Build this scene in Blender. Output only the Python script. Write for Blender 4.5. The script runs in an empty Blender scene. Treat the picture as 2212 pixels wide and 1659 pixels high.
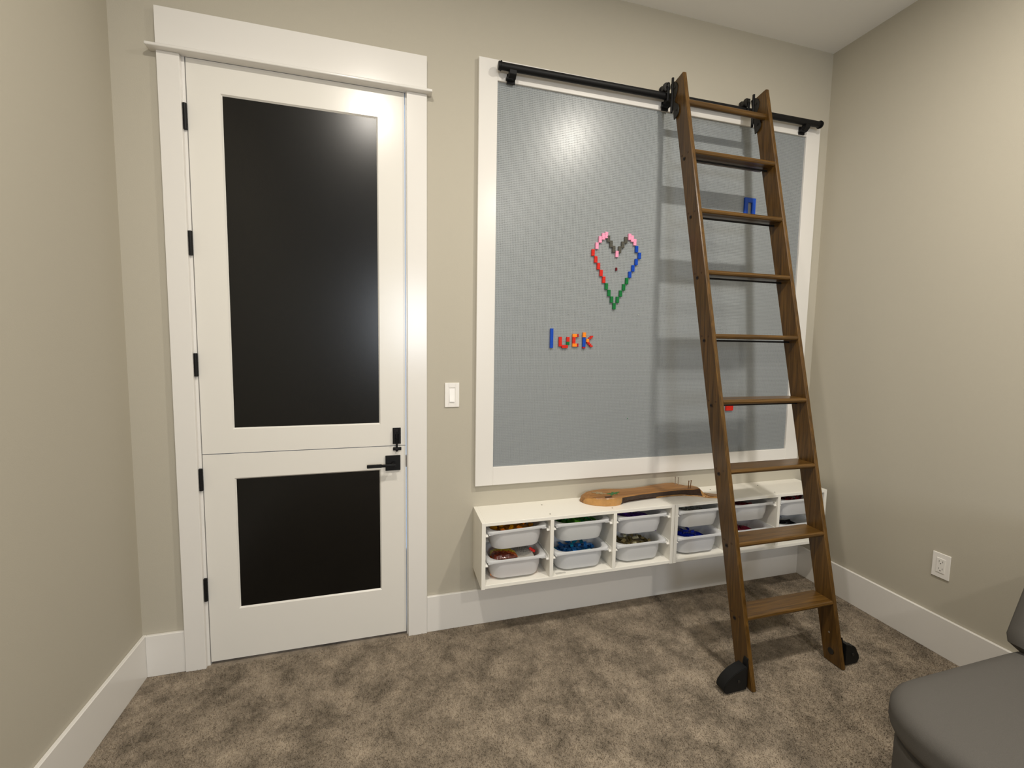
import bpy, bmesh, math, random
import numpy as np
from mathutils import Vector, Matrix
random.seed(7); rng = np.random.default_rng(5)
C = bpy.context.scene.collection
S = bpy.context.scene

# ------------------------------------------------------------------ camera
FPX, YAW, PIT, ROL = 967.30, 0.28190, -0.08500, 0.01720
cam = bpy.data.cameras.new('camera'); co = bpy.data.objects.new('camera', cam); C.objects.link(co)
Fv = Vector((math.sin(YAW)*math.cos(PIT), math.cos(YAW)*math.cos(PIT), math.sin(PIT)))
R0 = Vector((math.cos(YAW), -math.sin(YAW), 0)); U0 = R0.cross(Fv)
Rv = math.cos(ROL)*R0 + math.sin(ROL)*U0; Uv = -math.sin(ROL)*R0 + math.cos(ROL)*U0
M = Matrix((( Rv.x, Uv.x, -Fv.x, 1.66428), (Rv.y, Uv.y, -Fv.y, -2.09241), (Rv.z, Uv.z, -Fv.z, 1.41061), (0, 0, 0, 1)))
co.matrix_world = M
cam.sensor_width = 36; cam.lens = FPX*36/2212; cam.clip_start = 0.02
cam.shift_x = -13.09/2212; cam.shift_y = -12.8/2212
S.camera = co

# ------------------------------------------------------------------ view, world, lights
S.view_settings.view_transform = 'Standard'; S.view_settings.look = 'None'
S.view_settings.gamma = 1; S.view_settings.use_curve_mapping = False
S.view_settings.exposure = 0.28
w = bpy.data.worlds.new('world'); S.world = w; w.use_nodes = True
bg = w.node_tree.nodes['Background']; bg.inputs[0].default_value = (0.55, 0.72, 1.0, 1); bg.inputs[1].default_value = 0.9

CEIL = 3.056; RX = 4.0996; LX = 0.686; YB = -5.2
def area(name, loc, rot, size, power, col, shape='DISK', size_y=None, spread=None):
    l = bpy.data.lights.new(name, 'AREA'); l.shape = shape; l.size = size
    if size_y: l.size_y = size_y
    if spread: l.spread = math.radians(spread)
    l.energy = power; l.color = col
    o = bpy.data.objects.new(name, l); C.objects.link(o); o.location = loc; o.rotation_euler = rot
    return o
WARM = (0.98, 0.915, 0.815)
DOWN = [(3.08, -1.42, 27), (1.55, -1.50, 21), (3.02, -3.35, 24), (3.0, -4.8, 8)]
for i, (x, y, p) in enumerate(DOWN):
    area('downlight_lamp', (x, y, CEIL-.012), (0, 0, 0), 0.10, p, WARM)
area('window_daylight', (2.10, YB-.015, 1.68), (math.radians(90), 0, 0), .78, 36, (0.86, 0.92, 1.0), 'RECTANGLE', .92)

# ------------------------------------------------------------------ materials
def srgb(r, g, b):
    f = lambda c: (c/255)/12.92 if c/255 <= .04045 else ((c/255+.055)/1.055)**2.4
    return (f(r), f(g), f(b), 1)
def mat(name, col, rough=.5, metal=0, bump=0, bscale=200, coat=0, spec=.5, var=0, vscale=3, transl=0):
    m = bpy.data.materials.new(name); m.use_nodes = True; nt = m.node_tree; N = nt.nodes; L = nt.links
    p = N['Principled BSDF']; p.inputs['Base Color'].default_value = col
    p.inputs['Roughness'].default_value = rough; p.inputs['Metallic'].default_value = metal
    p.inputs['Specular IOR Level'].default_value = spec
    if coat: p.inputs['Coat Weight'].default_value = coat; p.inputs['Coat Roughness'].default_value = .15
    tc = N.new('ShaderNodeTexCoord')
    if var:
        n = N.new('ShaderNodeTexNoise'); n.inputs['Scale'].default_value = vscale; n.inputs['Detail'].default_value = 3
        L.new(tc.outputs['Object'], n.inputs['Vector'])
        mx = N.new('ShaderNodeMix'); mx.data_type = 'RGBA'
        mx.inputs['A'].default_value = tuple(c*(1-var) for c in col[:3])+(1,)
        mx.inputs['B'].default_value = tuple(min(1, c*(1+var)) for c in col[:3])+(1,)
        L.new(n.outputs['Fac'], mx.inputs['Factor']); L.new(mx.outputs['Result'], p.inputs['Base Color'])
    if bump:
        n = N.new('ShaderNodeTexNoise'); n.inputs['Scale'].default_value = bscale; n.inputs['Detail'].default_value = 2
        L.new(tc.outputs['Object'], n.inputs['Vector'])
        b = N.new('ShaderNodeBump'); b.inputs['Strength'].default_value = bump; b.inputs['Distance'].default_value = .002
        L.new(n.outputs['Fac'], b.inputs['Height']); L.new(b.outputs['Normal'], p.inputs['Normal'])
    if transl:
        t = N.new('ShaderNodeBsdfTranslucent'); t.inputs['Color'].default_value = col
        ms = N.new('ShaderNodeMixShader'); ms.inputs[0].default_value = transl
        L.new(p.outputs[0], ms.inputs[1]); L.new(t.outputs[0], ms.inputs[2])
        L.new(ms.outputs[0], N['Material Output'].inputs[0])
    return m
M_wall = mat('wall_paint', srgb(186, 180, 165), .75, bump=.12, bscale=240, spec=.3)
M_ceil = mat('ceiling_paint', srgb(240, 239, 236), .85, bump=.1, bscale=180)
M_trim = mat('trim_paint', srgb(232, 229, 224), .22, bump=.03, bscale=60)
M_door = mat('door_paint', srgb(231, 228, 221), .24, bump=.05, bscale=45)
M_black = mat('black_metal', (.006, .006, .0065, 1), .5, metal=.0, spec=.25)
M_blackpl = mat('black_cover', (.005, .005, .005, 1), .55, spec=.3)
M_iron = mat('blackened_iron', (.016, .014, .011, 1), .5, metal=.1, bump=.2, bscale=300)
M_chalk = mat('chalkboard', (.0032, .0030, .0026, 1), .26, spec=.40, bump=.02, bscale=400)
M_cab = mat('cabinet_white', srgb(240, 237, 228), .4)
M_hole = mat('screw_hole', srgb(120, 115, 105), .7)
M_tray = mat('tray_plastic', srgb(240, 241, 242), .33, transl=.45)
M_runner = mat('runner_white', srgb(242, 240, 234), .35)
M_plate = mat('switch_plastic', srgb(240, 237, 232), .3)
M_slot = mat('outlet_slot', (.05, .045, .04, 1), .6)
M_base = mat('baseplate_grey', srgb(149, 154, 156), .30, spec=.5)
M_back = mat('backing_board', srgb(140, 145, 148), .6)
M_sofa = mat('sofa_fabric', srgb(91, 88, 84), .9, bump=.3, bscale=900, var=.12, vscale=500, spec=.2)
M_steel = mat('steel', (.55, .52, .48, 1), .35, metal=.9)
M_rust = mat('brown_nail', srgb(120, 82, 44), .45, metal=.5)
BR = dict(pink=(246, 165, 196), red=(214, 42, 30), green=(16, 118, 58), blue=(14, 74, 184), grey=(88, 86, 78), dred=(112, 14, 30),
          orange=(252, 148, 40), crimson=(178, 34, 54), yellow=(214, 150, 22), lime=(76, 150, 24), teal=(20, 128, 160), azure=(38, 110, 180),
          purple=(88, 42, 150), tan=(150, 136, 96), cream=(206, 200, 166), olive=(96, 84, 40), lgrey=(172, 176, 170), royal=(8, 38, 170),
          maroon=(92, 12, 24), rose=(176, 52, 84), black=(18, 18, 22), aqua=(140, 205, 205))
M_br = {k: mat('brick_'+k, srgb(*v), .3, spec=.35) for k, v in BR.items()}

def wood(name, axis, dark, light, rough=.30):
    m = bpy.data.materials.new(name); m.use_nodes = True; nt = m.node_tree; N = nt.nodes; L = nt.links
    p = N['Principled BSDF']; tc = N.new('ShaderNodeTexCoord'); mp = N.new('ShaderNodeMapping')
    sc = [38, 38, 38]; sc[axis] = 1.6; mp.inputs['Scale'].default_value = sc
    L.new(tc.outputs['Object'], mp.inputs['Vector'])
    n = N.new('ShaderNodeTexNoise'); n.inputs['Scale'].default_value = 1.6; n.inputs['Detail'].default_value = 6; n.inputs['Distortion'].default_value = 1.2
    L.new(mp.outputs[0], n.inputs['Vector'])
    mp2 = N.new('ShaderNodeMapping'); s2 = [260, 260, 260]; s2[axis] = 9; mp2.inputs['Scale'].default_value = s2
    L.new(tc.outputs['Object'], mp2.inputs['Vector'])
    n2 = N.new('ShaderNodeTexNoise'); n2.inputs['Scale'].default_value = 1; n2.inputs['Detail'].default_value = 3
    L.new(mp2.outputs[0], n2.inputs['Vector'])
    cr = N.new('ShaderNodeValToRGB'); cr.color_ramp.elements[0].position = .32; cr.color_ramp.elements[1].position = .68
    cr.color_ramp.elements[0].color = dark; cr.color_ramp.elements[1].color = light
    L.new(n.outputs['Fac'], cr.inputs[0])
    cr2 = N.new('ShaderNodeValToRGB'); cr2.color_ramp.elements[0].position = .36; cr2.color_ramp.elements[1].position = .5
    cr2.color_ramp.elements[0].color = (.62, .60, .56, 1); cr2.color_ramp.elements[1].color = (1, 1, 1, 1)
    L.new(n2.outputs['Fac'], cr2.inputs[0])
    mx = N.new('ShaderNodeMix'); mx.data_type = 'RGBA'; mx.blend_type = 'MULTIPLY'; mx.inputs['Factor'].default_value = .7
    L.new(cr.outputs[0], mx.inputs['A']); L.new(cr2.outputs[0], mx.inputs['B']); L.new(mx.outputs['Result'], p.inputs['Base Color'])
    p.inputs['Roughness'].default_value = rough
    b = N.new('ShaderNodeBump'); b.inputs['Strength'].default_value = .25; b.inputs['Distance'].default_value = .001
    L.new(n2.outputs['Fac'], b.inputs['Height']); L.new(b.outputs['Normal'], p.inputs['Normal'])
    return m
WD, WL = srgb(68, 46, 16), srgb(104, 74, 31)
M_woodz = wood('oak_stain_upright', 2, WD, WL); M_woodx = wood('oak_stain_tread', 0, WD, WL)
M_live = wood('live_edge_wood', 0, srgb(128, 84, 40), srgb(176, 128, 74), .3)
M_bark = mat('live_edge_bark', srgb(188, 140, 80), .28, bump=.6, bscale=60, var=.4, vscale=26)
M_barkd = mat('dark_bark', srgb(56, 34, 20), .6, bump=.8, bscale=80, var=.5, vscale=30)

def carpet_mat(name, pile=False):
    m = bpy.data.materials.new(name); m.use_nodes = True; nt = m.node_tree; N = nt.nodes; L = nt.links
    p = N['Principled BSDF']; g = N.new('ShaderNodeNewGeometry')
    big = N.new('ShaderNodeTexNoise'); big.inputs['Scale'].default_value = 7.5; big.inputs['Detail'].default_value = 8; big.inputs['Roughness'].default_value = .72
    big.inputs['Distortion'].default_value = .15
    L.new(g.outputs['Position'], big.inputs['Vector'])
    cr = N.new('ShaderNodeValToRGB'); e = cr.color_ramp.elements
    e[0].position = .36; e[0].color = srgb(122, 112, 99); e[1].position = .66; e[1].color = srgb(186, 172, 154)
    L.new(big.outputs['Fac'], cr.inputs[0])
    fine = N.new('ShaderNodeTexNoise'); fine.inputs['Scale'].default_value = 380; fine.inputs['Detail'].default_value = 2
    L.new(g.outputs['Position'], fine.inputs['Vector'])
    cr2 = N.new('ShaderNodeValToRGB'); e = cr2.color_ramp.elements
    e[0].position = .3; e[0].color = (.76, .74, .70, 1); e[1].position = .7; e[1].color = (1.0, 1.0, 1.0, 1)
    L.new(fine.outputs['Fac'], cr2.inputs[0])
    mx = N.new('ShaderNodeMix'); mx.data_type = 'RGBA'; mx.blend_type = 'MULTIPLY'; mx.inputs['Factor'].default_value = 1
    L.new(cr.outputs[0], mx.inputs['A']); L.new(cr2.outputs[0], mx.inputs['B']); L.new(mx.outputs['Result'], p.inputs['Base Color'])
    p.inputs['Roughness'].default_value = 1; p.inputs['Specular IOR Level'].default_value = .1
    if not pile:
        b = N.new('ShaderNodeBump'); b.inputs['Strength'].default_value = .8; b.inputs['Distance'].default_value = .004
        L.new(fine.outputs['Fac'], b.inputs['Height']); L.new(b.outputs['Normal'], p.inputs['Normal'])
    return m
M_carpet = carpet_mat('carpet'); M_pile = carpet_mat('carpet_yarn', True)

# ------------------------------------------------------------------ helpers
def bx(bm, x0, x1, y0, y1, z0, z1, bev=0, seg=2):
    t = bmesh.new()
    bmesh.ops.create_cube(t, size=1)
    for v in t.verts: v.co = Vector(((x0+x1)/2+v.co.x*(x1-x0), (y0+y1)/2+v.co.y*(y1-y0), (z0+z1)/2+v.co.z*(z1-z0)))
    if bev: bmesh.ops.bevel(t, geom=t.edges[:], offset=bev, segments=seg, affect='EDGES', profile=.5)
    join(bm, t); return bm
def join(bm, t):
    me = bpy.data.meshes.new('tmp'); t.to_mesh(me); t.free(); bm.from_mesh(me); bpy.data.meshes.remove(me)
def cyl(bm, p0, p1, r, seg=20, r2=None, bev=0):
    p0, p1 = Vector(p0), Vector(p1); d = p1-p0; t = bmesh.new()
    bmesh.ops.create_cone(t, cap_ends=True, segments=seg, radius1=r, radius2=r if r2 is None else r2, depth=d.length)
    if bev:
        ed = [e for e in t.edges if len(e.link_faces) == 2 and any(len(f.verts) > 4 for f in e.link_faces)]
        bmesh.ops.bevel(t, geom=ed, offset=bev, segments=2, affect='EDGES')
    q = Vector((0, 0, 1)).rotation_difference(d.normalized()).to_matrix().to_4x4()
    bmesh.ops.transform(t, matrix=Matrix.Translation((p0+p1)/2) @ q, verts=t.verts[:])
    join(bm, t); return bm
def prism(bm, pts, axis, a, b, bev=0):
    """pts: 2-D outline in the two other axes (order x,y,z without axis)."""
    t = bmesh.new()
    def P(p, h):
        c = list(p); c.insert(axis, h); return c
    va = [t.verts.new(P(p, a)) for p in pts]; vb = [t.verts.new(P(p, b)) for p in pts]
    t.faces.new(va); t.faces.new(vb[::-1]); n = len(pts)
    for i in range(n): t.faces.new((va[i], vb[i], vb[(i+1) % n], va[(i+1) % n]))
    bmesh.ops.recalc_face_normals(t, faces=t.faces[:])
    if bev: bmesh.ops.bevel(t, geom=t.edges[:], offset=bev, segments=2, affect='EDGES')
    join(bm, t); return bm
def loft(bm, loops, cap0=True, cap1=True):
    t = bmesh.new(); V = [[t.verts.new(p) for p in l] for l in loops]; n = len(V[0])
    for a, b in zip(V, V[1:]):
        for i in range(n): t.faces.new((a[i], a[(i+1) % n], b[(i+1) % n], b[i]))
    if cap0: t.faces.new(V[0][::-1])
    if cap1: t.faces.new(V[-1])
    bmesh.ops.recalc_face_normals(t, faces=t.faces[:]); join(bm, t); return bm
def NB(): return bmesh.new()
def obj(name, bm, m, parent=None, smooth=False, label=None, kind=None):
    me = bpy.data.meshes.new(name); bm.to_mesh(me); bm.free(); me.materials.append(m)
    o = bpy.data.objects.new(name, me); C.objects.link(o)
    if parent is not None:
        p = parent; off = Vector((0, 0, 0))
        while p is not None: off += p.location; p = p.parent
        me.transform(Matrix.Translation(-off)); o.parent = parent
    if smooth:
        for p in me.polygons: p.use_smooth = True
        if hasattr(me, 'set_sharp_from_angle'): me.set_sharp_from_angle(angle=math.radians(38))
    if label: o['label'] = label
    if kind: o['kind'] = kind
    return o
def rebase(o, loc):
    """move a top-level mesh object's origin to loc"""
    loc = Vector(loc); o.data.transform(Matrix.Translation(-loc)); o.location = loc; return o
def thing(name, label, cat, loc, group=None):
    o = bpy.data.objects.new(name, None); C.objects.link(o); o.location = loc; o.empty_display_size = .05
    o['label'] = label; o['category'] = cat
    if group: o['group'] = group
    return o
def tag(o, label, cat, group=None):
    o['label'] = label; o['category'] = cat
    if group: o['group'] = group
    return o
def struct(name, bm, m, label=None):
    o = obj(name, bm, m); o['kind'] = 'structure'
    if label: o['label'] = label
    return o
def structroot(name, loc, label=None):
    o = bpy.data.objects.new(name, None); C.objects.link(o); o.location = loc; o['kind'] = 'structure'
    if label: o['label'] = label
    return o
def dup(root, loc, label=None, group=None, rot=None):
    r = root.copy(); C.objects.link(r); r.location = loc
    if rot is not None: r.rotation_euler = rot
    if label: r['label'] = label
    if group: r['group'] = group
    for ch in list(root.children):
        c = ch.copy(); C.objects.link(c); c.parent = r
        for g in list(ch.children):
            d = g.copy(); C.objects.link(d); d.parent = c
    return r

# ------------------------------------------------------------------ room shell
FH = .006   # pile tips
DL, DR, DT = .839, 1.8316, 2.6190
OX0, OX1, OZ = .905, 1.752, 2.478      # rough opening
b = NB(); bx(b, LX-.1, RX+.1, YB-.1, .9, -.08, 0); fl = struct('floor', b, M_carpet, 'brown mottled cut-pile carpet')
b = NB(); bx(b, LX-.1, RX+.1, YB-.1, .1, CEIL, CEIL+.1); struct('ceiling', b, M_ceil, 'plain white ceiling')
b = NB(); bx(b, LX-.1, OX0, 0, .11, 0, CEIL); bx(b, OX1, RX+.1, 0, .11, 0, CEIL); bx(b, OX0, OX1, 0, .11, OZ, CEIL)
struct('wall_back', b, M_wall, 'greige painted wall with the door and the stud board')
b = NB(); bx(b, LX-.1, LX, YB, 0, 0, CEIL); struct('wall_left', b, M_wall, 'greige painted wall left of the door')
b = NB(); bx(b, RX, RX+.1, YB, 0, 0, CEIL); struct('wall_right', b, M_wall, 'greige painted wall right of the ladder')
WX0, WX1, WZ0, WZ1 = 1.66, 2.54, 1.17, 2.19
b = NB(); bx(b, LX-.1, WX0, YB-.1, YB, 0, CEIL); bx(b, WX1, RX+.1, YB-.1, YB, 0, CEIL)
bx(b, WX0, WX1, YB-.1, YB, 0, WZ0); bx(b, WX0, WX1, YB-.1, YB, WZ1, CEIL); struct('wall_front', b, M_wall)
b = NB(); t = .05
bx(b, WX0, WX0+t, YB-.07, YB-.03, WZ0, WZ1); bx(b, WX1-t, WX1, YB-.07, YB-.03, WZ0, WZ1)
bx(b, WX0, WX1, YB-.07, YB-.03, WZ0, WZ0+t); bx(b, WX0, WX1, YB-.07, YB-.03, WZ1-t, WZ1)
w1 = struct('window_1', b, M_trim)
M_pane = mat('window_glass', (.9, .95, 1, 1), .02); M_pane.node_tree.nodes['Principled BSDF'].inputs['Transmission Weight'].default_value = 1
b = NB(); bx(b, WX0+t, WX1-t, YB-.053, YB-.049, WZ0+t, WZ1-t); obj('window_pane', b, M_pane, w1)
BH = .1775
def baseboard(name, x0, x1, y0, y1):
    b = NB(); bx(b, x0, x1, y0, y1, 0, BH, .002, 1); return struct(name, b, M_trim, 'tall flat white baseboard')
baseboard('baseboard_back', LX+.0145, DL-.0005, -.0145, -.0002)
baseboard('baseboard_back', DR+.0005, RX-.0145, -.0145, -.0002)
baseboard('baseboard_left', LX, LX+.0145, YB, -.0)
baseboard('baseboard_right', RX-.0145, RX, YB, -.0)
baseboard('baseboard_front', LX+.0145, RX-.0145, YB, YB+.0145)

# carpet pile: one object of yarn tips
n = 420000
px = rng.uniform(LX+.016, RX-.016, n); py = rng.uniform(-2.0, -.016, n)
ang = rng.uniform(0, 2*math.pi, n); hh = rng.uniform(.003, .0065, n); wd = rng.uniform(.0010, .0019, n)
lx = rng.normal(0, .0030, n); ly = rng.normal(0, .0030, n)
V = np.zeros((n, 3, 3), dtype=np.float32)
V[:, 0, 0] = px-np.cos(ang)*wd; V[:, 0, 1] = py-np.sin(ang)*wd; V[:, 1, 0] = px+np.cos(ang)*wd; V[:, 1, 1] = py+np.sin(ang)*wd
V[:, 2, 0] = px+lx; V[:, 2, 1] = py+ly; V[:, 2, 2] = hh
me = bpy.data.meshes.new('carpet_pile'); me.vertices.add(3*n); me.vertices.foreach_set('co', V.ravel())
me.loops.add(3*n); me.loops.foreach_set('vertex_index', np.arange(3*n, dtype=np.int32))
me.polygons.add(n); me.polygons.foreach_set('loop_start', np.arange(0, 3*n, 3, dtype=np.int32))
me.update(calc_edges=True); me.materials.append(M_pile)
po = bpy.data.objects.new('carpet_pile', me); C.objects.link(po); po.parent = fl; po['kind'] = 'stuff'

# ------------------------------------------------------------------ door casing (trim) and door
tr = structroot('trim_1', ((DL+DR)/2, 0, 0), 'white door casing with a tall flat head board')
CI0, CI1 = .913, 1.7455
b = NB(); bx(b, DL, CI0, -.02, -.0002, 0, 2.464, .0015, 1); obj('side_casing', b, M_trim, tr)
b = NB(); bx(b, CI1, DR, -.02, -.0002, 0, 2.464, .0015, 1); obj('side_casing', b, M_trim, tr)
b = NB(); bx(b, DL, DR, -.024, -.0002, 2.476, DT, .0015, 1); obj('head_board', b, M_trim, tr)
b = NB(); bx(b, .813, 1.853, -.048, -.0002, 2.464, 2.476, .004, 3); obj('head_ledge', b, M_trim, tr, True)
b = NB()
bx(b, OX0+.001, .9225, .0, .109, 0, OZ-.001); bx(b, 1.7402, OX1-.001, .0, .109, 0, OZ-.001); bx(b, .9225, 1.7402, .0, .109, 2.468, OZ-.001)
obj('door_jamb', b, M_trim, tr)
b = NB(); bx(b, 1.7375, 1.7399, -.001, .028, .816, .866); obj('strike_plate', b, M_black, tr)

door = structroot('door_1', (.926, 0, 0), 'white split door with two black chalkboard panels')
x0, x1 = .9262, 1.7365
def leaf(name, z0, z1, pz0, pz1):
    px0, px1 = 1.0385, 1.6261; r = .006; y0, y1 = 0.0, .044
    b = NB()
    bx(b, x0, px0, y0, y1, z0, z1); bx(b, px1, x1, y0, y1, z0, z1); bx(b, px0, px1, y0, y1, z0, pz0); bx(b, px0, px1, y0, y1, pz1, z1)
    # small sloped sticking round the panel
    t = bmesh.new(); s = .006
    o_ = [(px0, pz0), (px1, pz0), (px1, pz1), (px0, pz1)]; i_ = [(px0+s, pz0+s), (px1-s, pz0+s), (px1-s, pz1-s), (px0+s, pz1-s)]
    vo = [t.verts.new((x, y0, z)) for x, z in o_]; vi = [t.verts.new((x, y0+.007, z)) for x, z in i_]
    for k in range(4): t.faces.new((vo[k], vo[(k+1) % 4], vi[(k+1) % 4], vi[k]))
    bmesh.ops.recalc_face_normals(t, faces=t.faces[:])
    join(b, t)
    lf = obj(name, b, M_door, door)
    b = NB(); bx(b, px0+.001, px1-.001, y0+.0065, y1-.01, pz0+.001, pz1-.001); obj('chalkboard_panel', b, M_chalk, lf, label='flat black chalkboard panel')
    return lf
lu = leaf('upper_leaf', .9200, 2.4640, 1.0199, 2.3491); ll = leaf('lower_leaf', .0150, .9165, .2377, .8117)
for lf, zs in ((lu, ((2.196, 2.293), (1.721, 1.815), (1.242, 1.335))), (ll, ((.769, .861), (.293, .391)))):
    for z0, z1 in zs:
        b = NB(); cyl(b, (.9195, -.0065, z0), (.9195, -.0065, z1), .0075, 16, bev=.001)
        for q in (.2, .4, .6, .8): cyl(b, (.9195, -.0065, z0+(z1-z0)*q-.0006), (.9195, -.0065, z0+(z1-z0)*q+.0006), .0079, 16)
        bx(b, .9125, .9190, -.003, .001, z0, z1)
        obj('hinge', b, M_black, lf, True)
# slide bolt joining the leaves
b = NB(); bx(b, 1.679, 1.715, -.004, 0, .927, 1.002, .0008, 1); bx(b, 1.683, 1.6885, -.016, -.003, .931, .998, .001, 1); bx(b, 1.7055, 1.711, -.016, -.003, .931, .998, .001, 1)
bx(b, 1.686, 1.708, -.012, -.003, .972, .996, .001, 1)
obj('bolt_plate', b, M_black, lu)
b = NB(); cyl(b, (1.697, -.009, .893), (1.697, -.009, .985), .0045, 14, bev=.001); cyl(b, (1.697, -.010, .95), (1.690, -.026, .95), .003, 10, bev=.001)
obj('bolt_rod', b, M_black, lu, True)
b = NB(); bx(b, 1.680, 1.717, -.006, 0, .8975, .9115, .0012, 1); bx(b, 1.688, 1.706, -.015, -.004, .8985, .9105, .002, 1); obj('bolt_keeper', b, M_black, ll)
lh = NB(); bx(lh, 1.6465, 1.7125, -.009, 0, .8055, .8745, .001, 1); lever = obj('door_lever', lh, M_black, ll)
b = NB(); cyl(b, (1.6815, -.008, .8395), (1.6815, -.046, .8395), .0095, 20)
bx(b, 1.630, 1.692, -.052, -.042, .8335, .8455, .002, 2); prism(b, [(1.568, -.052), (1.632, -.052), (1.632, -.040), (1.568, -.037)], 2, .8325, .8465, .0015)
obj('lever_handle', b, M_black, lever, True)

# wall switch
sw = thing('light_switch', 'white paddle light switch between the door and the stud board', 'switch', (1.9485, 0, 1.148))
b = NB(); bx(b, 1.9146, 1.9345, -.0055, -.0002, 1.0908, 1.2056, .002, 2); bx(b, 1.9625, 1.9823, -.0055, -.0002, 1.0908, 1.2056, .002, 2)
bx(b, 1.9300, 1.9670, -.0055, -.0002, 1.0908, 1.1145, .002, 2); bx(b, 1.9300, 1.9670, -.0055, -.0002, 1.1815, 1.2056, .002, 2)
obj('cover_plate', b, M_plate, sw)
b = NB(); bx(b, 1.9342, 1.9628, -.0030, -.0004, 1.1142, 1.1818); obj('switch_frame', b, M_plate, sw)
b = NB(); prism(b, [(-.0012, 1.1158), (-.0105, 1.1158), (-.0062, 1.1475), (-.0032, 1.1800), (-.0012, 1.1800)], 0, 1.9362, 1.9608, .0004); obj('paddle', b, M_plate, sw)

# outlet on the right wall
ou = thing('wall_outlet', 'white double socket outlet low on the right wall', 'outlet', (RX, -.735, .41))
b = NB(); bx(b, RX-.0055, RX-.0002, -.770, -.7005, .3525, .4675, .002, 2); obj('cover_plate', b, M_plate, ou)
b = NB(); bx(b, RX-.0078, RX-.005, -.752, -.7185, .3765, .4445, .0012, 2); rc = obj('socket_face', b, M_plate, ou)
for zc in (.4275, .3935):
    b = NB()
    bx(b, RX-.0081, RX-.0072, -.7440, -.7424, zc-.001, zc+.0075); bx(b, RX-.0081, RX-.0072, -.7300, -.7284, zc-.0005, zc+.0065)
    cyl(b, (RX-.0081, -.7355, zc-.0065), (RX-.0072, -.7355, zc-.0065), .0023, 10); obj('slot', b, M_slot, rc)

# ------------------------------------------------------------------ framed stud board
PX0, PX1, PZ0, PZ1 = 2.145, 3.924, .794, 2.573
board = thing('stud_board', 'large white-framed grey building-brick stud board on the wall', 'play board', ((PX0+PX1)/2, 0, PZ0))
FX0, FX1, FZ0, FZ1 = 2.0585, 4.0190, .7048, 2.6625
def fb(*a):
    b = NB(); bx(b, *a, .0015, 1); obj('frame_board', b, M_trim, board)
fb(FX0, PX0, -.022, -.0002, FZ0, FZ1); fb(PX1, FX1, -.022, -.0002, FZ0, FZ1)
fb(PX0, PX1, -.022, -.0002, FZ0, PZ0); fb(PX0, PX1, -.022, -.0002, PZ1, FZ1)
b = NB(); bx(b, PX0, PX1, -.009, -.0002, PZ0, PZ1); obj('backing_sheet', b, M_back, board)
# one 32 x 32 stud plate mesh
PS = (PX1-PX0)/7; NU = 32; U = PS/NU; ns = 8
base = PS/2-.00006; vs = []; fs = []
def addv(*p): vs.append(p); return len(vs)-1
q = [addv(-base, 0, -base), addv(base, 0, -base), addv(base, 0, base), addv(-base, 0, base)]
q2 = [addv(-base, -.0018, -base), addv(base, -.0018, -base), addv(base, -.0018, base), addv(-base, -.0018, base)]
fs.append(tuple(q2))
for k in range(4): fs.append((q[k], q[(k+1) % 4], q2[(k+1) % 4], q2[k]))
for i in range(NU):
    for j in range(NU):
        cx, cz = -PS/2+(i+.5)*U, -PS/2+(j+.5)*U
        a0 = []; a1 = []
        for k in range(ns):
            t = 2*math.pi*(k+.5)/ns
            a0.append(addv(cx+.00248*math.cos(t), -.0018, cz+.00248*math.sin(t))); a1.append(addv(cx+.00238*math.cos(t), -.0036, cz+.00238*math.sin(t)))
        fs.append(tuple(a1))
        for k in range(ns): fs.append((a0[k], a0[(k+1) % ns], a1[(k+1) % ns], a1[k]))
pm = bpy.data.meshes.new('baseplate'); pm.from_pydata(vs, [], fs); pm.update(); pm.materials.append(M_base)
for i in range(7):
    for j in range(7):
        o = bpy.data.objects.new('baseplate', pm); C.objects.link(o); o.parent = board
        o.location = Vector((PX0+(i+.5)*PS, -.0092, PZ0+(j+.5)*PS))-board.location
        o.rotation_euler = (random.uniform(-.0006, .0006), 0, random.uniform(-.0006, .0006))
SY = -.0128   # brick seat plane

# building bricks
def brick_mesh(nx, nz, h=.0092, seg=8):
    """brick standing on the board: width nx studs in x, nz in z, sticks out in -y"""
    b = NB(); g = .00012
    bx(b, g, nx*U-g, -h, 0, g, nz*U-g, .0003, 1)
    for i in range(nx):
        for j in range(nz):
            cyl(b, ((i+.5)*U, -h+.0002, (j+.5)*U), ((i+.5)*U, -h-.0017, (j+.5)*U), .00242, seg)
    return b
_bm = {}
def brick(x, z, nx, nz, col, label, group, cat='brick', h=.0092, name='building_brick', ry=0):
    key = (nx, nz, col, h)
    if key not in _bm:
        me = bpy.data.meshes.new(name); bb = brick_mesh(nx, nz, h); bb.to_mesh(me); bb.free(); me.materials.append(M_br[col]); _bm[key] = me
    o = bpy.data.objects.new(name, _bm[key]); C.objects.link(o)
    o.location = (PX0+x*U, SY, PZ0+z*U); o.rotation_euler = (0, ry, 0)
    return tag(o, label, cat, group)
HG = 'bricks forming the heart outline on the stud board'
ordn = ['topmost', 'second from top', 'third from top', 'fourth from top', 'lowest']
left_pink = [(70.2, 142), (68.1, 141), (66.0, 139), (63.9, 135)]
for i, (x, z) in enumerate(left_pink): brick(x, z, 2, 4, 'pink', 'pink brick, %s of four on the left lobe of the heart' % ['topmost', 'second from top', 'third from top', 'lowest'][i], HG)
for i in range(5): brick(61.4+1.98*i, 130.7-4.07*i, 2, 4, 'red', 'red brick, %s of five down the left side of the heart' % ordn[i], HG)
for i in range(3): brick(71.3+1.98*i, 110.4-4.04*i, 2, 4, 'green', 'green brick, %s of three on the lower left side of the heart' % ['topmost', 'middle', 'lowest'][i], HG)
brick(77.2, 98.2, 2, 4, 'green', 'green brick at the bottom point of the heart', HG)
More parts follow.
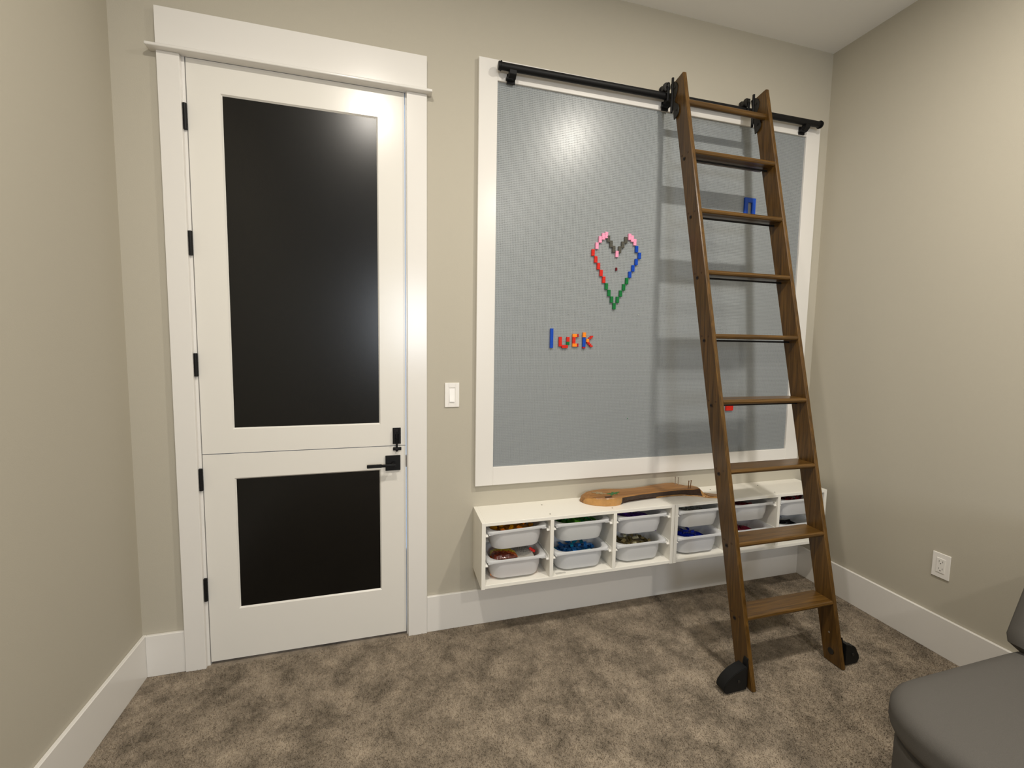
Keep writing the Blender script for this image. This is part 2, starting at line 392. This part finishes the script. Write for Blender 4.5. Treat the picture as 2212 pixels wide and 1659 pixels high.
for i in range(4): brick(79.4+2.07*i, 102.3+4.06*i, 2, 4, 'green', 'green brick, %s of four on the lower right side of the heart' % ['lowest', 'second from bottom', 'third from bottom', 'topmost'][i], HG)
for i, (x, z) in enumerate([(91.8, 134.9), (94.0, 130.9), (91.9, 126.8), (89.7, 122.7), (87.6, 118.6)]): brick(x, z, 2, 4, 'blue', 'blue brick, %s of five down the right side of the heart' % ordn[i], HG)
for i, (x, z) in enumerate([(86.5, 142.2), (88.4, 141.2), (90.3, 139.1)]): brick(x, z, 2, 4, 'pink', 'pink brick, %s of three on the right lobe of the heart' % ['topmost', 'middle', 'lowest'][i], HG)
for i in range(3): brick(83.9-2.05*i, 140-3.1*i, 2, 4, 'grey', 'dark grey brick, %s of three on the right side of the heart notch' % ['topmost', 'middle', 'lowest'][i], HG)
for i in range(3): brick(71.7+1.92*i, 139.9-3.05*i, 2, 4, 'grey', 'dark grey brick, %s of three on the left side of the heart notch' % ['topmost', 'middle', 'lowest'][i], HG)
brick(77.9, 130.9, 2, 4, 'pink', 'pink brick at the tip of the heart notch', HG)
brick(78.4, 122.5, 1, 2, 'dred', 'tiny dark red brick alone inside the heart', HG)
LG = 'bricks spelling the word on the stud board'
for x, z, nx, nz, c, l in [
    (35.2, 73, 2, 12, 'blue', 'tall blue upright brick forming the letter l'),
    (41.0, 74, 2, 6, 'red', 'red upright brick, left stroke of the letter u'), (43.0, 73, 4, 2, 'red', 'red flat-lying brick at the bottom of the letter u'),
    (46.1, 77, 2, 3, 'red', 'short red brick at the top right of the letter u'), (46.1, 75, 2, 2, 'green', 'green brick at the lower right of the letter u'),
    (50.1, 80, 3, 2, 'orange', 'orange brick at the top of the letter c'), (53.2, 80, 1, 2, 'crimson', 'dark red brick ending the top of the letter c'),
    (50.1, 76, 2, 4, 'red', 'red brick, upright back of the letter c'), (50.1, 74, 3, 2, 'orange', 'orange brick at the bottom of the letter c'),
    (53.2, 74, 1, 2, 'crimson', 'dark red brick ending the bottom of the letter c'),
    (57.0, 80, 2, 3, 'orange', 'orange brick on top of the upright of the letter k'), (57.0, 74, 2, 6, 'blue', 'blue brick, upright of the letter k'),
    (57.0, 73, 2, 1, 'crimson', 'crimson brick at the foot of the letter k'), (59.4, 77, 2, 2, 'orange', 'orange brick in the middle of the letter k'),
    (61.1, 79, 2, 1, 'red', 'red brick, lower piece of the upper arm of the letter k'), (62.1, 80, 2, 1, 'red', 'red brick, upper piece of the upper arm of the letter k'),
    (60.0, 76, 2, 1, 'red', 'red brick, topmost piece of the leg of the letter k'), (61.0, 75, 2, 1, 'red', 'red brick, middle piece of the leg of the letter k'),
    (62.0, 74, 2, 1, 'red', 'red brick, lowest piece of the leg of the letter k')]:
    brick(x, z, nx, nz, c, l, LG, h=.0125 if c == 'orange' and nx == 2 and nz == 3 else .0092)
b = NB(); hb = .0092
for a in ((0, 2.8, 0, 13), (6.2, 9, 0, 13), (2.8, 6.2, 10, 13)): bx(b, a[0]*U, a[1]*U, -hb, 0, a[2]*U, a[3]*U, .0004, 1)
o = obj('arch_brick', b, M_br['blue']); o.location = (PX0+174.6*U, SY, PZ0+164.5*U); tag(o, 'blue arch-shaped brick behind the second tread from the top', 'brick')
brick(168.7, 30.2, 6, 4, 'red', 'red brick on the board just under the fifth tread from the top', 'lone bricks on the stud board')
for x, z, c, l in [(96.7, 144, 'lgrey', 'tiny pale stud piece right of the top of the heart'), (96.2, 95.4, 'lgrey', 'tiny pale stud piece right of the point of the heart'),
                   (91.3, 27, 'green', 'tiny dark green stud piece low on the stud board'), (94.7, 180.7, 'lgrey', 'tiny pale stud piece high on the stud board by the ladder'),
                   (47.4, 94.4, 'lgrey', 'tiny pale stud piece above the letter u'), (49, 47.9, 'lgrey', 'tiny pale stud piece below the word')]:
    b = NB(); cyl(b, (0, 0, 0), (0, -.003, 0), .0021, 10); o = obj('round_stud', b, M_br[c]); o.location = (PX0+x*U, SY, PZ0+z*U); tag(o, l, 'brick')

# ------------------------------------------------------------------ wall storage units
CT, CB, CD = .5985, .2905, .21
def make_unit(x0, label):
    u = thing('wall_cabinet', label, 'cabinet', (x0, 0, CB), 'white open wall cabinets under the stud board'); T = .018; W = .99; e = .0008
    for a in (0, W-T): b = NB(); bx(b, x0+a, x0+a+T, -CD, -.0003, CB, CT, e, 1); obj('side_panel', b, M_cab, u)
    b = NB(); bx(b, x0+T, x0+W-T, -CD+.001, -.0003, CT-T+.002, CT-.0005, e, 1); obj('top_panel', b, M_cab, u)
    b = NB(); bx(b, x0+T, x0+W-T, -CD+.001, -.0003, CB+.002, CB+T, e, 1); obj('bottom_panel', b, M_cab, u)
    b = NB(); bx(b, x0+T, x0+W-T, -.006, -.0008, CB+T, CT-T+.002); obj('back_panel', b, M_cab, u)
    p = (W-T)/3
    for k in (1, 2): b = NB(); bx(b, x0+k*p, x0+k*p+T, -CD+.001, -.006, CB+T, CT-T+.002, e, 1); obj('divider', b, M_cab, u)
    for k in range(3):
        for zz in (.3935, .5330):
            for xa, sx in ((x0+k*p+T, 1), (x0+(k+1)*p, -1)):
                b = NB(); prism(b, [(xa, zz), (xa+sx*.012, zz), (xa+sx*.012, zz+.0035), (xa+sx*.0035, zz+.0035), (xa+sx*.0035, zz+.016), (xa, zz+.016)], 1, -.196, -.012)
                prism(b, [(xa, zz-.004), (xa+sx*.014, zz-.004), (xa+sx*.014, zz), (xa, zz)], 1, -.200, -.190)
                obj('runner', b, M_runner, u)
    for k in (1, 2):
        for yy in (-.055, -.175): b = NB(); cyl(b, (x0+k*p+.009, yy, CT-.0006), (x0+k*p+.009, yy, CT+.0003), .0035, 12); obj('screw_cap', b, M_hole, u)
    return u
UX0, UX1 = 2.055, 3.0475
make_unit(UX0, 'white wall cabinet left half of the run, nearest the door')
make_unit(UX1, 'white wall cabinet right half of the run, behind the ladder')

def rr(w, d, r, z, n=6, cx=0, cy=0):
    pts = []
    for sx, sy, a0 in ((1, 1, 0), (-1, 1, 90), (-1, -1, 180), (1, -1, 270)):
        for k in range(n+1):
            a = math.radians(a0+90*k/n); pts.append((cx+sx*(w/2-r)+r*math.cos(a), cy+sy*(d/2-r)+r*math.sin(a), z))
    return pts
# tray local frame: centre of rim, rim top at z=0
b = NB()
loops = [rr(.215, .150, .050, -.0945), rr(.228, .162, .054, -.0935), rr(.246, .176, .056, -.055), rr(.250, .180, .058, -.014), rr(.276, .189, .024, -.0135), rr(.282, .194, .022, -.0128),
         rr(.283, .195, .022, -.0035), rr(.279, .191, .021, 0), rr(.252, .183, .055, -.0006), rr(.246, .177, .056, -.006), rr(.241, .171, .054, -.055), rr(.222, .156, .052, -.0915), rr(.206, .142, .045, -.0925)]
loft(b, loops); trm = bpy.data.meshes.new('tray'); b.to_mesh(trm); b.free(); trm.materials.append(M_tray)
for p in trm.polygons: p.use_smooth = True
trm.set_sharp_from_angle(angle=math.radians(60))
b = NB()
for sx in (-1, 1):
    bx(b, sx*.126-.011, sx*.126+.011, -.0935, -.083, -.019, -.0125, .002, 2)
foot = bpy.data.meshes.new('tray_catch'); b.to_mesh(foot); b.free(); foot.materials.append(M_tray)

def loose_brick(nx, ny, h):
    b = NB(); bx(b, -nx*U/2, nx*U/2, -ny*U/2, ny*U/2, 0, h, .0004, 1)
    for i in range(nx):
        for j in range(ny): cyl(b, ((i+.5-nx/2)*U, (j+.5-ny/2)*U, h-.0003), ((i+.5-nx/2)*U, (j+.5-ny/2)*U, h+.0017), .0024, 8)
    me = bpy.data.meshes.new('building_brick'); b.to_mesh(me); b.free(); return me
LB = {}
def lbm(k, c):
    if (k, c) not in LB:
        me = loose_brick(*[(2, 4, .0096), (2, 2, .0096), (2, 3, .0096), (1, 4, .0096), (2, 4, .0034)][k]); me.materials.append(M_br[c]); LB[(k, c)] = me
    return LB[(k, c)]
bays = [('first bay from the left', UX0+.018), ('second bay from the left', UX0+.324+.018), ('third bay from the left', UX0+.648+.018),
        ('fourth bay from the left', UX1+.018), ('fifth bay from the left', UX1+.324+.018), ('last bay on the right', UX1+.648+.018)]
fills = {(0, 1): (['yellow', 'orange'], 'yellow and orange', -.014, 1), (0, 0): (['orange', 'dred'], 'orange and dark red', -.045, 1),
         (1, 1): (['lime', 'green', 'lime'], 'green', -.018, 1), (1, 0): (['azure', 'teal', 'azure', 'aqua', 'teal'], 'blue and teal', -.024, 1),
         (2, 1): (['purple'], 'purple', -.020, .6), (2, 0): (['tan', 'olive', 'cream', 'olive'], 'tan and olive', -.026, 1),
         (3, 1): (['lgrey', 'grey', 'lgrey'], 'light grey', -.018, .8), (3, 0): (['royal'], 'royal blue', -.024, .8),
         (4, 1): (['maroon'], 'dark red', -.018, .7), (4, 0): (['rose', 'maroon'], 'rose red', -.04, .8),
         (5, 1): (['maroon', 'dred'], 'dark red', -.014, 1), (5, 0): (['black'], 'black', -.03, .8)}
BAYW = .306
for i, (bn, xa) in enumerate(bays):
    for lv in (1, 0):
        cx = xa+BAYW/2; zr = .5540 if lv else .4145; cy = -.1035
        cols, cname, lvl, cov = fills[(i, lv)]
        t = thing('storage_tray', 'white tray of %s bricks, %s row, %s' % (cname, 'upper' if lv else 'lower', bn), 'tray', (cx, cy, zr), 'white trays in the wall cabinets')
        o = bpy.data.objects.new('tray_body', trm); C.objects.link(o); o.parent = t
        o = bpy.data.objects.new('tray_catch', foot); C.objects.link(o); o.parent = t
        if i == 0 and lv: t.rotation_euler = (0, -.030, 0)
        # heap under the loose bricks
        hb = NB(); r2 = random.Random(i*7+lv)
        for gx in range(9):
            for gy in range(6):
                X, Y = -.1+gx*.025, -.062+gy*.0248
                if abs(X) > .098 and abs(Y) > .05: continue
                hgt = lvl-.010-.026*((X+.03*(1-cov)*2)/.1)**2-(.02 if cov < 1 and X > -.1+.2*cov else 0)
                q = bmesh.new(); bmesh.ops.create_cube(q, size=1)
                rot = Matrix.Rotation(r2.uniform(0, 3), 4, 'Z') @ Matrix.Rotation(r2.uniform(-.5, .5), 4, 'X')
                bmesh.ops.transform(q, matrix=Matrix.Translation((cx+X, cy+Y, zr+hgt-.012)) @ rot @ Matrix.Diagonal((.024, .018, .012, 1)), verts=q.verts[:]); join(hb, q)
        loft(hb, [rr(w_*1.0, d_, .04, zr+z_, 6, cx, cy) for w_, d_, z_ in ((.19, .13, -.088), (.21, .148, -.055), (.215, .15, lvl-.046))])
        ho = obj('brick_heap', hb, M_br[cols[0]]); rebase(ho, (cx, cy, zr+lvl-.03)); ho['kind'] = 'stuff'
        tag(ho, 'deeper layer of %s bricks in the %s tray of the %s' % (cname, 'upper' if lv else 'lower', bn), 'bricks')
        nX = 6 if cov == 1 else 4
        if (i, lv) == (0, 0): continue
        for gx in range(nX):
            for gy in range(3):
                c = cols[(gx*3+gy+r2.randrange(3)) % len(cols)]; k = r2.choice([0, 1, 2, 3, 4, 1])
                X, Y = -.092+gx*.0375+r2.uniform(-.003, .003), -.05+gy*.05+r2.uniform(-.004, .004)
                if abs(X) > .08: Y *= .7
                o = bpy.data.objects.new('building_brick', lbm(k, c)); C.objects.link(o)
                o.location = (cx+X, cy+Y, zr+lvl-.006-.024*(X/.1)**2+r2.uniform(0, .006)+(.006 if gy == 1 else 0)); o.rotation_euler = (r2.uniform(-.45, .45), r2.uniform(-.45, .45), r2.uniform(0, 3.1))
                names = dict(lime='bright green', azure='blue', lgrey='light grey', grey='dark grey', royal='royal blue', maroon='dark red', dred='deep red', aqua='pale aqua')
                tag(o, 'small %s brick lying in the %s tray of the %s' % (names.get(c, c), 'upper' if lv else 'lower', bn), 'brick', '%s bricks in the %s tray of the %s' % (names.get(c, c), 'upper' if lv else 'lower', bn))
# plastic bag and red brick in the lower left tray
cx = bays[0][1]+BAYW/2; zr = .4145
M_bagy = bpy.data.materials.new('bag_print'); M_bagy.use_nodes = True; nt = M_bagy.node_tree; N = nt.nodes; L = nt.links
tc = N.new('ShaderNodeTexCoord'); sp = N.new('ShaderNodeSeparateXYZ'); L.new(tc.outputs['Object'], sp.inputs[0])
ad = N.new('ShaderNodeMath'); ad.operation = 'MULTIPLY_ADD'; ad.inputs[1].default_value = .42; L.new(sp.outputs['X'], ad.inputs[0]); L.new(sp.outputs['Y'], ad.inputs[2])
nz = N.new('ShaderNodeTexNoise'); nz.inputs['Scale'].default_value = 70; L.new(tc.outputs['Object'], nz.inputs['Vector'])
a2 = N.new('ShaderNodeMath'); a2.operation = 'MULTIPLY_ADD'; a2.inputs[1].default_value = .012; L.new(nz.outputs['Fac'], a2.inputs[0]); L.new(ad.outputs[0], a2.inputs[2])
cr = N.new('ShaderNodeValToRGB'); mr = N.new('ShaderNodeMapRange'); mr.inputs['From Min'].default_value = -.06; mr.inputs['From Max'].default_value = .07
L.new(a2.outputs[0], mr.inputs[0]); L.new(mr.outputs[0], cr.inputs[0]); e = cr.color_ramp.elements; cr.color_ramp.interpolation = 'CONSTANT'
e[0].position = 0; e[0].color = srgb(96, 38, 24); e[1].position = .36; e[1].color = srgb(222, 194, 40)
k = cr.color_ramp.elements.new(.22); k.color = srgb(168, 84, 34)
k = cr.color_ramp.elements.new(.60); k.color = srgb(150, 148, 140)
L.new(cr.outputs[0], N['Principled BSDF'].inputs['Base Color']); N['Principled BSDF'].inputs['Roughness'].default_value = .12
M_clear = mat('clear_bag', srgb(176, 174, 168), .08, bump=.6, bscale=40)
bagt = thing('plastic_bag', 'crinkled plastic bag with yellow and dark red print in the lower left tray', 'bag', (cx-.03, -.105, zr-.03))
t = bmesh.new(); bmesh.ops.create_grid(t, x_segments=28, y_segments=18, size=1)
for v in t.verts:
    x, y = v.co.x, v.co.y; z = (1-x*x)**.5*(1-y*y)**.5 if abs(x) < 1 and abs(y) < 1 else 0
    v.co = Vector((x*.058, y*.055, .024*z**.6+.0025*math.sin(31*x+7*y)*z+.002*math.sin(17*y-9*x)*z))
bmesh.ops.transform(t, matrix=Matrix.Translation((cx-.045, -.105, zr-.022)) @ Matrix.Rotation(-.12, 4, 'X'), verts=t.verts[:])
obj('printed_half', t, M_bagy, bagt, True, label='yellow and dark red printed half')
t = bmesh.new(); bmesh.ops.create_grid(t, x_segments=24, y_segments=18, size=1)
for v in t.verts:
    x, y = v.co.x, v.co.y; z = (1-x*x)**.5*(1-y*y)**.5 if abs(x) < 1 and abs(y) < 1 else 0
    v.co = Vector((x*.046, y*.050, .020*z**.6+.003*math.sin(40*x+9*y)*z))
bmesh.ops.transform(t, matrix=Matrix.Translation((cx+.050, -.105, zr-.024)), verts=t.verts[:])
obj('clear_half', t, M_clear, bagt, True, label='clear shiny half')
b = NB(); o = bpy.data.objects.new('building_brick', lbm(0, 'red')); C.objects.link(o); o.location = (cx+.092, -.120, zr-.012); o.rotation_euler = (.5, .25, 1.2); b.free()
tag(o, 'bright red brick beside the plastic bag in the lower left tray', 'brick')

# paper instruction slip on the cabinet floor
b = NB(); bx(b, 2.418, 2.450, -.196, -.182, CB+.0185, CB+.0190); bx(b, 2.452, 2.468, -.194, -.184, CB+.0185, CB+.0190)
tag(rebase(obj('paper_slip', b, mat('slip_print', srgb(196, 193, 186), .7)), (2.44, -.19, CB+.0185)), 'small faint grey printed slip on the cabinet floor under the second bay trays', 'paper')

# ------------------------------------------------------------------ live-edge slab with nails
slab = thing('wooden_slab', 'polished live-edge wooden slab with nails and leaf inlays on the cabinets', 'wood slab', (2.9, -.09, CT))
ST = [(2.594, -.050, -.066, -.064, -.050, .010), (2.606, -.040, -.098, -.098, -.040, .027), (2.640, -.028, -.134, -.130, -.028, .038), (2.69, -.020, -.157, -.151, -.020, .041),
      (2.74, -.018, -.162, -.157, -.018, .042), (2.775, -.024, -.157, -.146, -.024, .042), (2.80, -.032, -.152, -.130, -.032, .042), (2.84, -.040, -.146, -.116, -.038, .042),
      (2.90, -.040, -.137, -.110, -.036, .042), (2.96, -.034, -.132, -.104, -.028, .042), (3.05, -.018, -.129, -.099, -.016, .043), (3.12, -.011, -.127, -.097, -.012, .043),
      (3.165, -.014, -.130, -.104, -.016, .043), (3.182, -.045, -.134, -.112, -.030, .043), (3.20, -.074, -.138, -.122, -.050, .043), (3.235, -.080, -.134, -.134, -.070, .043),
      (3.252, -.094, -.124, -.146, -.082, .041), (3.262, -.100, -.150, -.158, -.092, .022), (3.285, -.110, -.166, -.172, -.106, .011), (3.33, -.128, -.178, -.183, -.124, .0065), (3.375, -.146, -.172, -.176, -.144, .004)]
ST2 = []
for a, c in zip(ST, ST[1:]):
    for k in range(4): ST2.append([a[m]+(c[m]-a[m])*k/4 for m in range(6)])
ST2.append(list(ST[-1]))
def station(s, jit):
    x, yBt, yFt, yFb, yBb, h = s; z0 = CT+.0004; j = lambda a: random.uniform(-a, a)*jit
    e = min(.003, h*.3); m = (yFt+yFb)/2
    return [(x, yBb, z0), (x, yBb+.001+j(.001), z0+h*.5), (x, yBt, z0+h-e), (x, yBt-e, z0+h), (x, (yBt+yFt)/2, z0+h), (x, yFt+e, z0+h), (x, yFt, z0+h-e),
            (x, m*.6+yFt*.4+j(.003), z0+h*.66), (x, m+j(.003), z0+h*.36), (x, yFb+j(.002), z0+h*.12), (x, yFb, z0)]
loops = [station(s, 1) for s in ST2]
b = NB(); loft(b, loops); so = obj('slab_body', b, M_live, slab, True)
so.data.materials.append(M_bark); so.data.materials.append(M_barkd)
for p in so.data.polygons:
    c = p.center+slab.location
    if p.normal.z < .6 and c.y < -.085:
        hz = (c.z-CT)
        p.material_index = 1 if c.x < 2.775 or c.x > 3.255 else (2 if hz > .006 or c.x < 3.0 else 1)
def leafpoly(cx, cy, a, s, lobes=5):
    pts = []
    for k in range(40):
        t = 2*math.pi*k/40; r = s*(.62+.30*math.cos(lobes*t))*(1+.45*math.cos(t)**2)
        x, y = r*math.cos(t), .62*r*math.sin(t); pts.append((cx+x*math.cos(a)-y*math.sin(a), cy+x*math.sin(a)+y*math.cos(a)))
    return pts
zt = CT+.0424
b = NB(); prism(b, leafpoly(2.757, -.098, .35, .034, 5), 2, zt-.001, zt+.0012); obj('leaf_inlay', b, mat('leaf_green', srgb(38, 104, 52), .25), slab, label='green lobed leaf inlay')
b = NB(); prism(b, leafpoly(2.690, -.075, -.5, .030, 6), 2, zt-.0022, zt+.0008); obj('leaf_inlay', b, mat('leaf_grey', srgb(150, 132, 100), .25, var=.3, vscale=60), slab, label='faded grey-brown leaf inlay')
b = NB(); bx(b, 2.690, 2.727, -.146, -.132, zt-.001, zt+.0014, .0005, 1); obj('bark_inlay', b, M_barkd, slab, label='dark mottled bark strip inlay')
for (x, y, tx) in ((3.158, -.046, -.001), (3.166, -.060, 0), (3.182, -.124, .002), (3.196, -.121, .005)):
    b = NB(); z = CT+.040; cyl(b, (x, y, z), (x+tx, y, z+.044), .0021, 10); cyl(b, (x+tx, y, z+.044), (x+tx, y, z+.0458), .0040, 12)
    obj('nail', b, M_steel if y > -.1 else M_rust, slab, True)

# ------------------------------------------------------------------ ladder rail
RY = -.058
rail = thing('ladder_rail', 'black round ladder rail across the top of the stud board frame', 'rail', (3.05, 0, 2.62))
def rz(x): return 2.6165+(x-2.14)*.0062
b = NB(); cyl(b, (2.150, RY, rz(2.15)), (3.968, RY, rz(3.968)), .0160, 28); obj('rail_tube', b, M_black, rail, True)
for xa, s in ((2.150, -1), (3.968, 1)):
    b = NB(); cyl(b, (xa, RY, rz(xa)), (xa+s*.012, RY, rz(xa)), .0182, 28, bev=.002); cyl(b, (xa-s*.002, RY, rz(xa)), (xa+s*.003, RY, rz(xa)), .0208, 28, bev=.001); obj('end_cap', b, M_black, rail, True)
for xb in (2.205, 3.005, 3.880):
    b = NB(); z = rz(xb)
    bx(b, xb-.019, xb+.019, -.030, -.022, z-.052, z-.012, .001, 1)
    pts = [(-.024, z-.044), (-.024, z-.026), (-.038, z-.018), (-.044, z-.006), (-.058, z-.010), (-.069, z-.012), (-.066, z-.028), (-.050, z-.042)]
    prism(b, pts, 0, xb-.016, xb+.016, .001); bx(b, xb-.026, xb+.005, -.050, -.030, z-.044, z-.034, .001, 1)
    obj('rail_bracket', b, M_black, rail, True)

# ------------------------------------------------------------------ rolling ladder
KX, KY = -.02846, .20524; LX1, LW, LTH, LDP, LY0 = 3.0705, .4788, .0205, .0894, -.7299
ld = thing('library_ladder', 'dark stained wooden rolling ladder hooked on the black rail', 'ladder', (3.3, -.68, 0))
def lf(z): return LY0+KY*z
def stile(s):
    # section swept between horizontal bottom cut and sloped top cut, x shears slightly with height
    def ring(zf, zb):
        o = []
        e = .0035
        for (dx, t) in ((e, 0), (LTH-e, 0), (LTH, e), (LTH, LDP-e), (LTH-e, LDP), (e, LDP), (0, LDP-e), (0, e)):
            z = zf+(zb-zf)*t/LDP; o.append((LX1+s*LW+KX*z+dx, LY0+KY*z+t, z))
        return o
    b = NB(); rs = [ring(.004, .004)]+[ring(z, z) for z in (.2, .8, 1.4, 2.0, 2.5)]+[ring(2.672, 2.655)]
    loft(b, rs); return obj('stile', b, M_woodz, ld)
st = [stile(0), stile(1)]
RYO = .052
TZ = [.2845, .5755, .8725, 1.1655, 1.4520, 1.7375, 2.0215, 2.3020]
for k, z in enumerate(TZ):
    xa = LX1+KX*z+LTH-.002; xb = LX1+LW+KX*z+.002; yf = lf(z)
    b = NB(); prof = []
    th = .0205; d = .100
    pts = [(yf+.006, z-th), (yf+.0015, z-th+.004), (yf-.001, z-th/2), (yf+.0015, z-.004), (yf+.006, z), (yf+d-.004, z), (yf+d, z-.004), (yf+d, z-th+.003), (yf+d-.003, z-th)]
    prism(b, pts, 0, xa+.001, xb-.001); obj('tread', b, M_woodx, ld)
    b = NB(); cyl(b, (xa-LTH-.0005, yf+RYO, z-.030), (xb+LTH-.003, yf+RYO, z-.030), .0042, 10); obj('tie_rod', b, M_black, ld, True)
    b = NB(); xo = LX1+KX*z
    cyl(b, (xo-.0008, yf+RYO, z-.030), (xo+.003, yf+RYO, z-.030), .0085, 14)
    obj('rod_end', b, mat('rod_plug', srgb(44, 30, 18), .5) if k == 0 else bpy.data.materials['rod_plug'], ld)
    for yy in (.026, .070):
        b = NB(); cyl(b, (xo-.0006, yf+yy, z-.010), (xo+.003, yf+yy, z-.010), .0048, 12)
        obj('screw_plug', b, mat('wood_plug', srgb(70, 46, 22), .5) if k == 0 and yy < .05 else bpy.data.materials['wood_plug'], ld)
zd = 2.541; yd = lf(zd)+.030
b = NB(); cyl(b, (LX1+KX*zd+LTH-.002, yd, zd), (LX1+LW+KX*zd+.002, yd, zd), .0145, 24); obj('top_rung', b, M_woodx, ld, True)

def hanger(s):
    # iron roller hanger on the outer/left face of a stile, wheel riding on the rail
    z = 2.60; xs = LX1+s*LW+KX*z; z0 = 2.495; z1 = 2.690
    b = NB()
    def yb(zz): return lf(zz)+LDP
    # lobed plate lying on the stile's left face
    out = []
    for zz, wdt in ((2.480, .004), (2.487, .020), (2.500, .034), (2.520, .040), (2.540, .036), (2.555, .018), (2.568, .012), (2.585, .020), (2.605, .036), (2.630, .044), (2.650, .038), (2.662, .022)):
        out.append((yb(zz)-wdt, zz))
    pts = out+[(yb(2.662)+.006, 2.662), (yb(2.480)+.004, 2.480)]
    prism(b, pts, 0, xs-.005, xs-.0005, .0008); h = obj('roller_hanger', b, M_iron, ld, True)
    b = NB(); bx(b, xs-.011, xs-.001, yb(2.6)-.006, yb(2.6)+.004, 2.520, 2.683, .002, 2)
    bx(b, xs-.014, xs-.004, RY-.008, yb(2.6)+.002 if yb(2.6) > RY else RY+.03, 2.64, 2.66, .001, 1)
    bx(b, xs-.020, xs-.006, RY-.03, RY-.024, 2.585, 2.672, .002, 1)
    obj('hanger_arm', b, M_black, h)
    b = NB(); wc = (xs-.016, RY, rz(xs)+.0160+.0165)
    cyl(b, (wc[0], RY-.021, wc[2]), (wc[0], RY-.012, wc[2]), .021, 24, bev=.002); cyl(b, (wc[0], RY+.012, wc[2]), (wc[0], RY+.021, wc[2]), .021, 24, bev=.002)
    cyl(b, (wc[0], RY-.013, wc[2]), (wc[0], RY+.013, wc[2]), .0160, 24); cyl(b, (wc[0], RY-.032, wc[2]), (wc[0], RY+.023, wc[2]), .006, 12)
    obj('roller_wheel', b, M_iron, h, True)
    for yy, zz in ((yb(2.52)-.020, 2.52), (yb(2.63)-.024, 2.63)):
        b = NB(); cyl(b, (xs-.0085, yy, zz), (xs-.0045, yy, zz), .006, 12, bev=.001); obj('bolt_head', b, M_iron, h, True)
hanger(0); hanger(1)
def caster(s):
    sg = -1 if s == 0 else 1; xo = LX1+s*LW+(0 if s == 0 else LTH)+KX*.05+sg*.0005
    yc = LY0+.016; b = NB()
    pr = [(0, .128), (.006, .128), (.014, .104), (.036, .098), (.062, .086), (.086, .066), (.101, .044), (.105, .026), (.098, .012), (.090, .007), (0, .007)]
    pts = [(xo+sg*p*(1.2 if s == 0 else .92), z) for p, z in pr]
    prism(b, pts[2:10]+[(xo+sg*.014, .008)], 1, yc, yc+.046, .002); prism(b, [(xo, .010), (xo+sg*.016, .010), (xo+sg*.009, .110), (xo+sg*.005, .128), (xo, .130)], 1, yc+.012, yc+.034, .001)
    h = obj('caster_cover', b, M_blackpl, ld, True)
    b = NB(); cyl(b, (xo+sg*.056, yc+.008, .044), (xo+sg*.056, yc+.038, .044), .0400, 28, bev=.004); obj('caster_wheel', b, M_black, h, True)
    b = NB(); cyl(b, (xo+sg*.056, yc-.003, .052), (xo+sg*.056, yc+.002, .052), .006, 12); obj('axle_bolt', b, M_iron, h, True)
    xi = LX1+s*LW+KX*.05+(LTH if s == 0 else 0); si = 1 if s == 0 else -1
    b = NB(); cyl(b, (xi, LY0+.056, .055), (xi+si*.004, LY0+.056, .055), .014, 16, bev=.001); obj('mounting_bolt', b, M_iron, h, True)
caster(0); caster(1)
b = NB(); xx = LX1+LW+KX*.12; cyl(b, (xx-.0012, lf(.12)+.045, .135), (xx+.001, lf(.12)+.045, .135), .0045, 10); obj('screw', b, M_steel, ld)

# ------------------------------------------------------------------ sofa
sofa = thing('sofa', 'dark grey fabric sofa against the right wall', 'sofa', (3.5, -2.2, 0))
def cushion(x0, x1, y0, y1, z0, z1, r, puff=.02, n=16, R=.09):
    t = bmesh.new(); bmesh.ops.create_cube(t, size=2); bmesh.ops.subdivide_edges(t, edges=t.edges[:], cuts=n, use_grid_fill=True)
    hx, hy, hz = (x1-x0)/2, (y1-y0)/2, (z1-z0)/2
    for v in t.verts:
        u, w_, h = v.co.x, v.co.y, v.co.z
        zz = h*hz; k = max(0, (abs(zz)-(hz-r))/r); ins = r*(1-math.sqrt(max(0, 1-k*k)))
        p = Vector((u*hx, w_*hy)); q = Vector((max(-hx+R, min(hx-R, p.x)), max(-hy+R, min(hy-R, p.y)))); d = p-q
        m = max(abs(u), abs(w_))
        if d.length > 1e-9:
            lim = R*m if m < 1 else R
            if d.length > lim: p = q+d.normalized()*lim
        p = Vector((p.x*(hx-ins)/hx, p.y*(hy-ins)/hy))
        zz += puff*(1-u*u)*(1-w_*w_)*(1 if h > 0 else 0)
        v.co = Vector((p.x+(x0+x1)/2, p.y+(y0+y1)/2, zz+(z0+z1)/2))
    b = NB(); join(b, t); return b
for ya, yb_ in ((-2.08, -1.208), (-2.93, -2.085)):
    obj('seat_cushion', cushion(2.962, 3.78, ya, yb_, .325, .440, .045, .010, R=.17 if ya > -2.5 else .06), M_sofa, sofa, True)
obj('base', cushion(2.992, 4.06, -2.93, -1.232, .05, .328, .03, 0, R=.12), M_sofa, sofa, True)
obj('backrest', cushion(3.72, 4.065, -2.93, -1.235, .30, .80, .07, 0), M_sofa, sofa, True)
for ya, yb_ in ((-2.08, -1.190), (-2.93, -2.085)):
    cb = cushion(3.575, 3.79, ya, yb_, .432, .84, .05, 0, R=.05)
    bmesh.ops.transform(cb, matrix=Matrix.Translation((3.60, 0, .44)) @ Matrix.Rotation(math.radians(24), 4, 'Y') @ Matrix.Translation((-3.60, 0, -.44)), verts=cb.verts[:])
    obj('back_cushion', cb, M_sofa, sofa, True)
for x in (3.02, 4.0):
    for y in (-1.32, -2.86): b = NB(); cyl(b, (x, y, 0), (x, y, .06), .02, 14); obj('leg', b, M_blackpl, sofa)
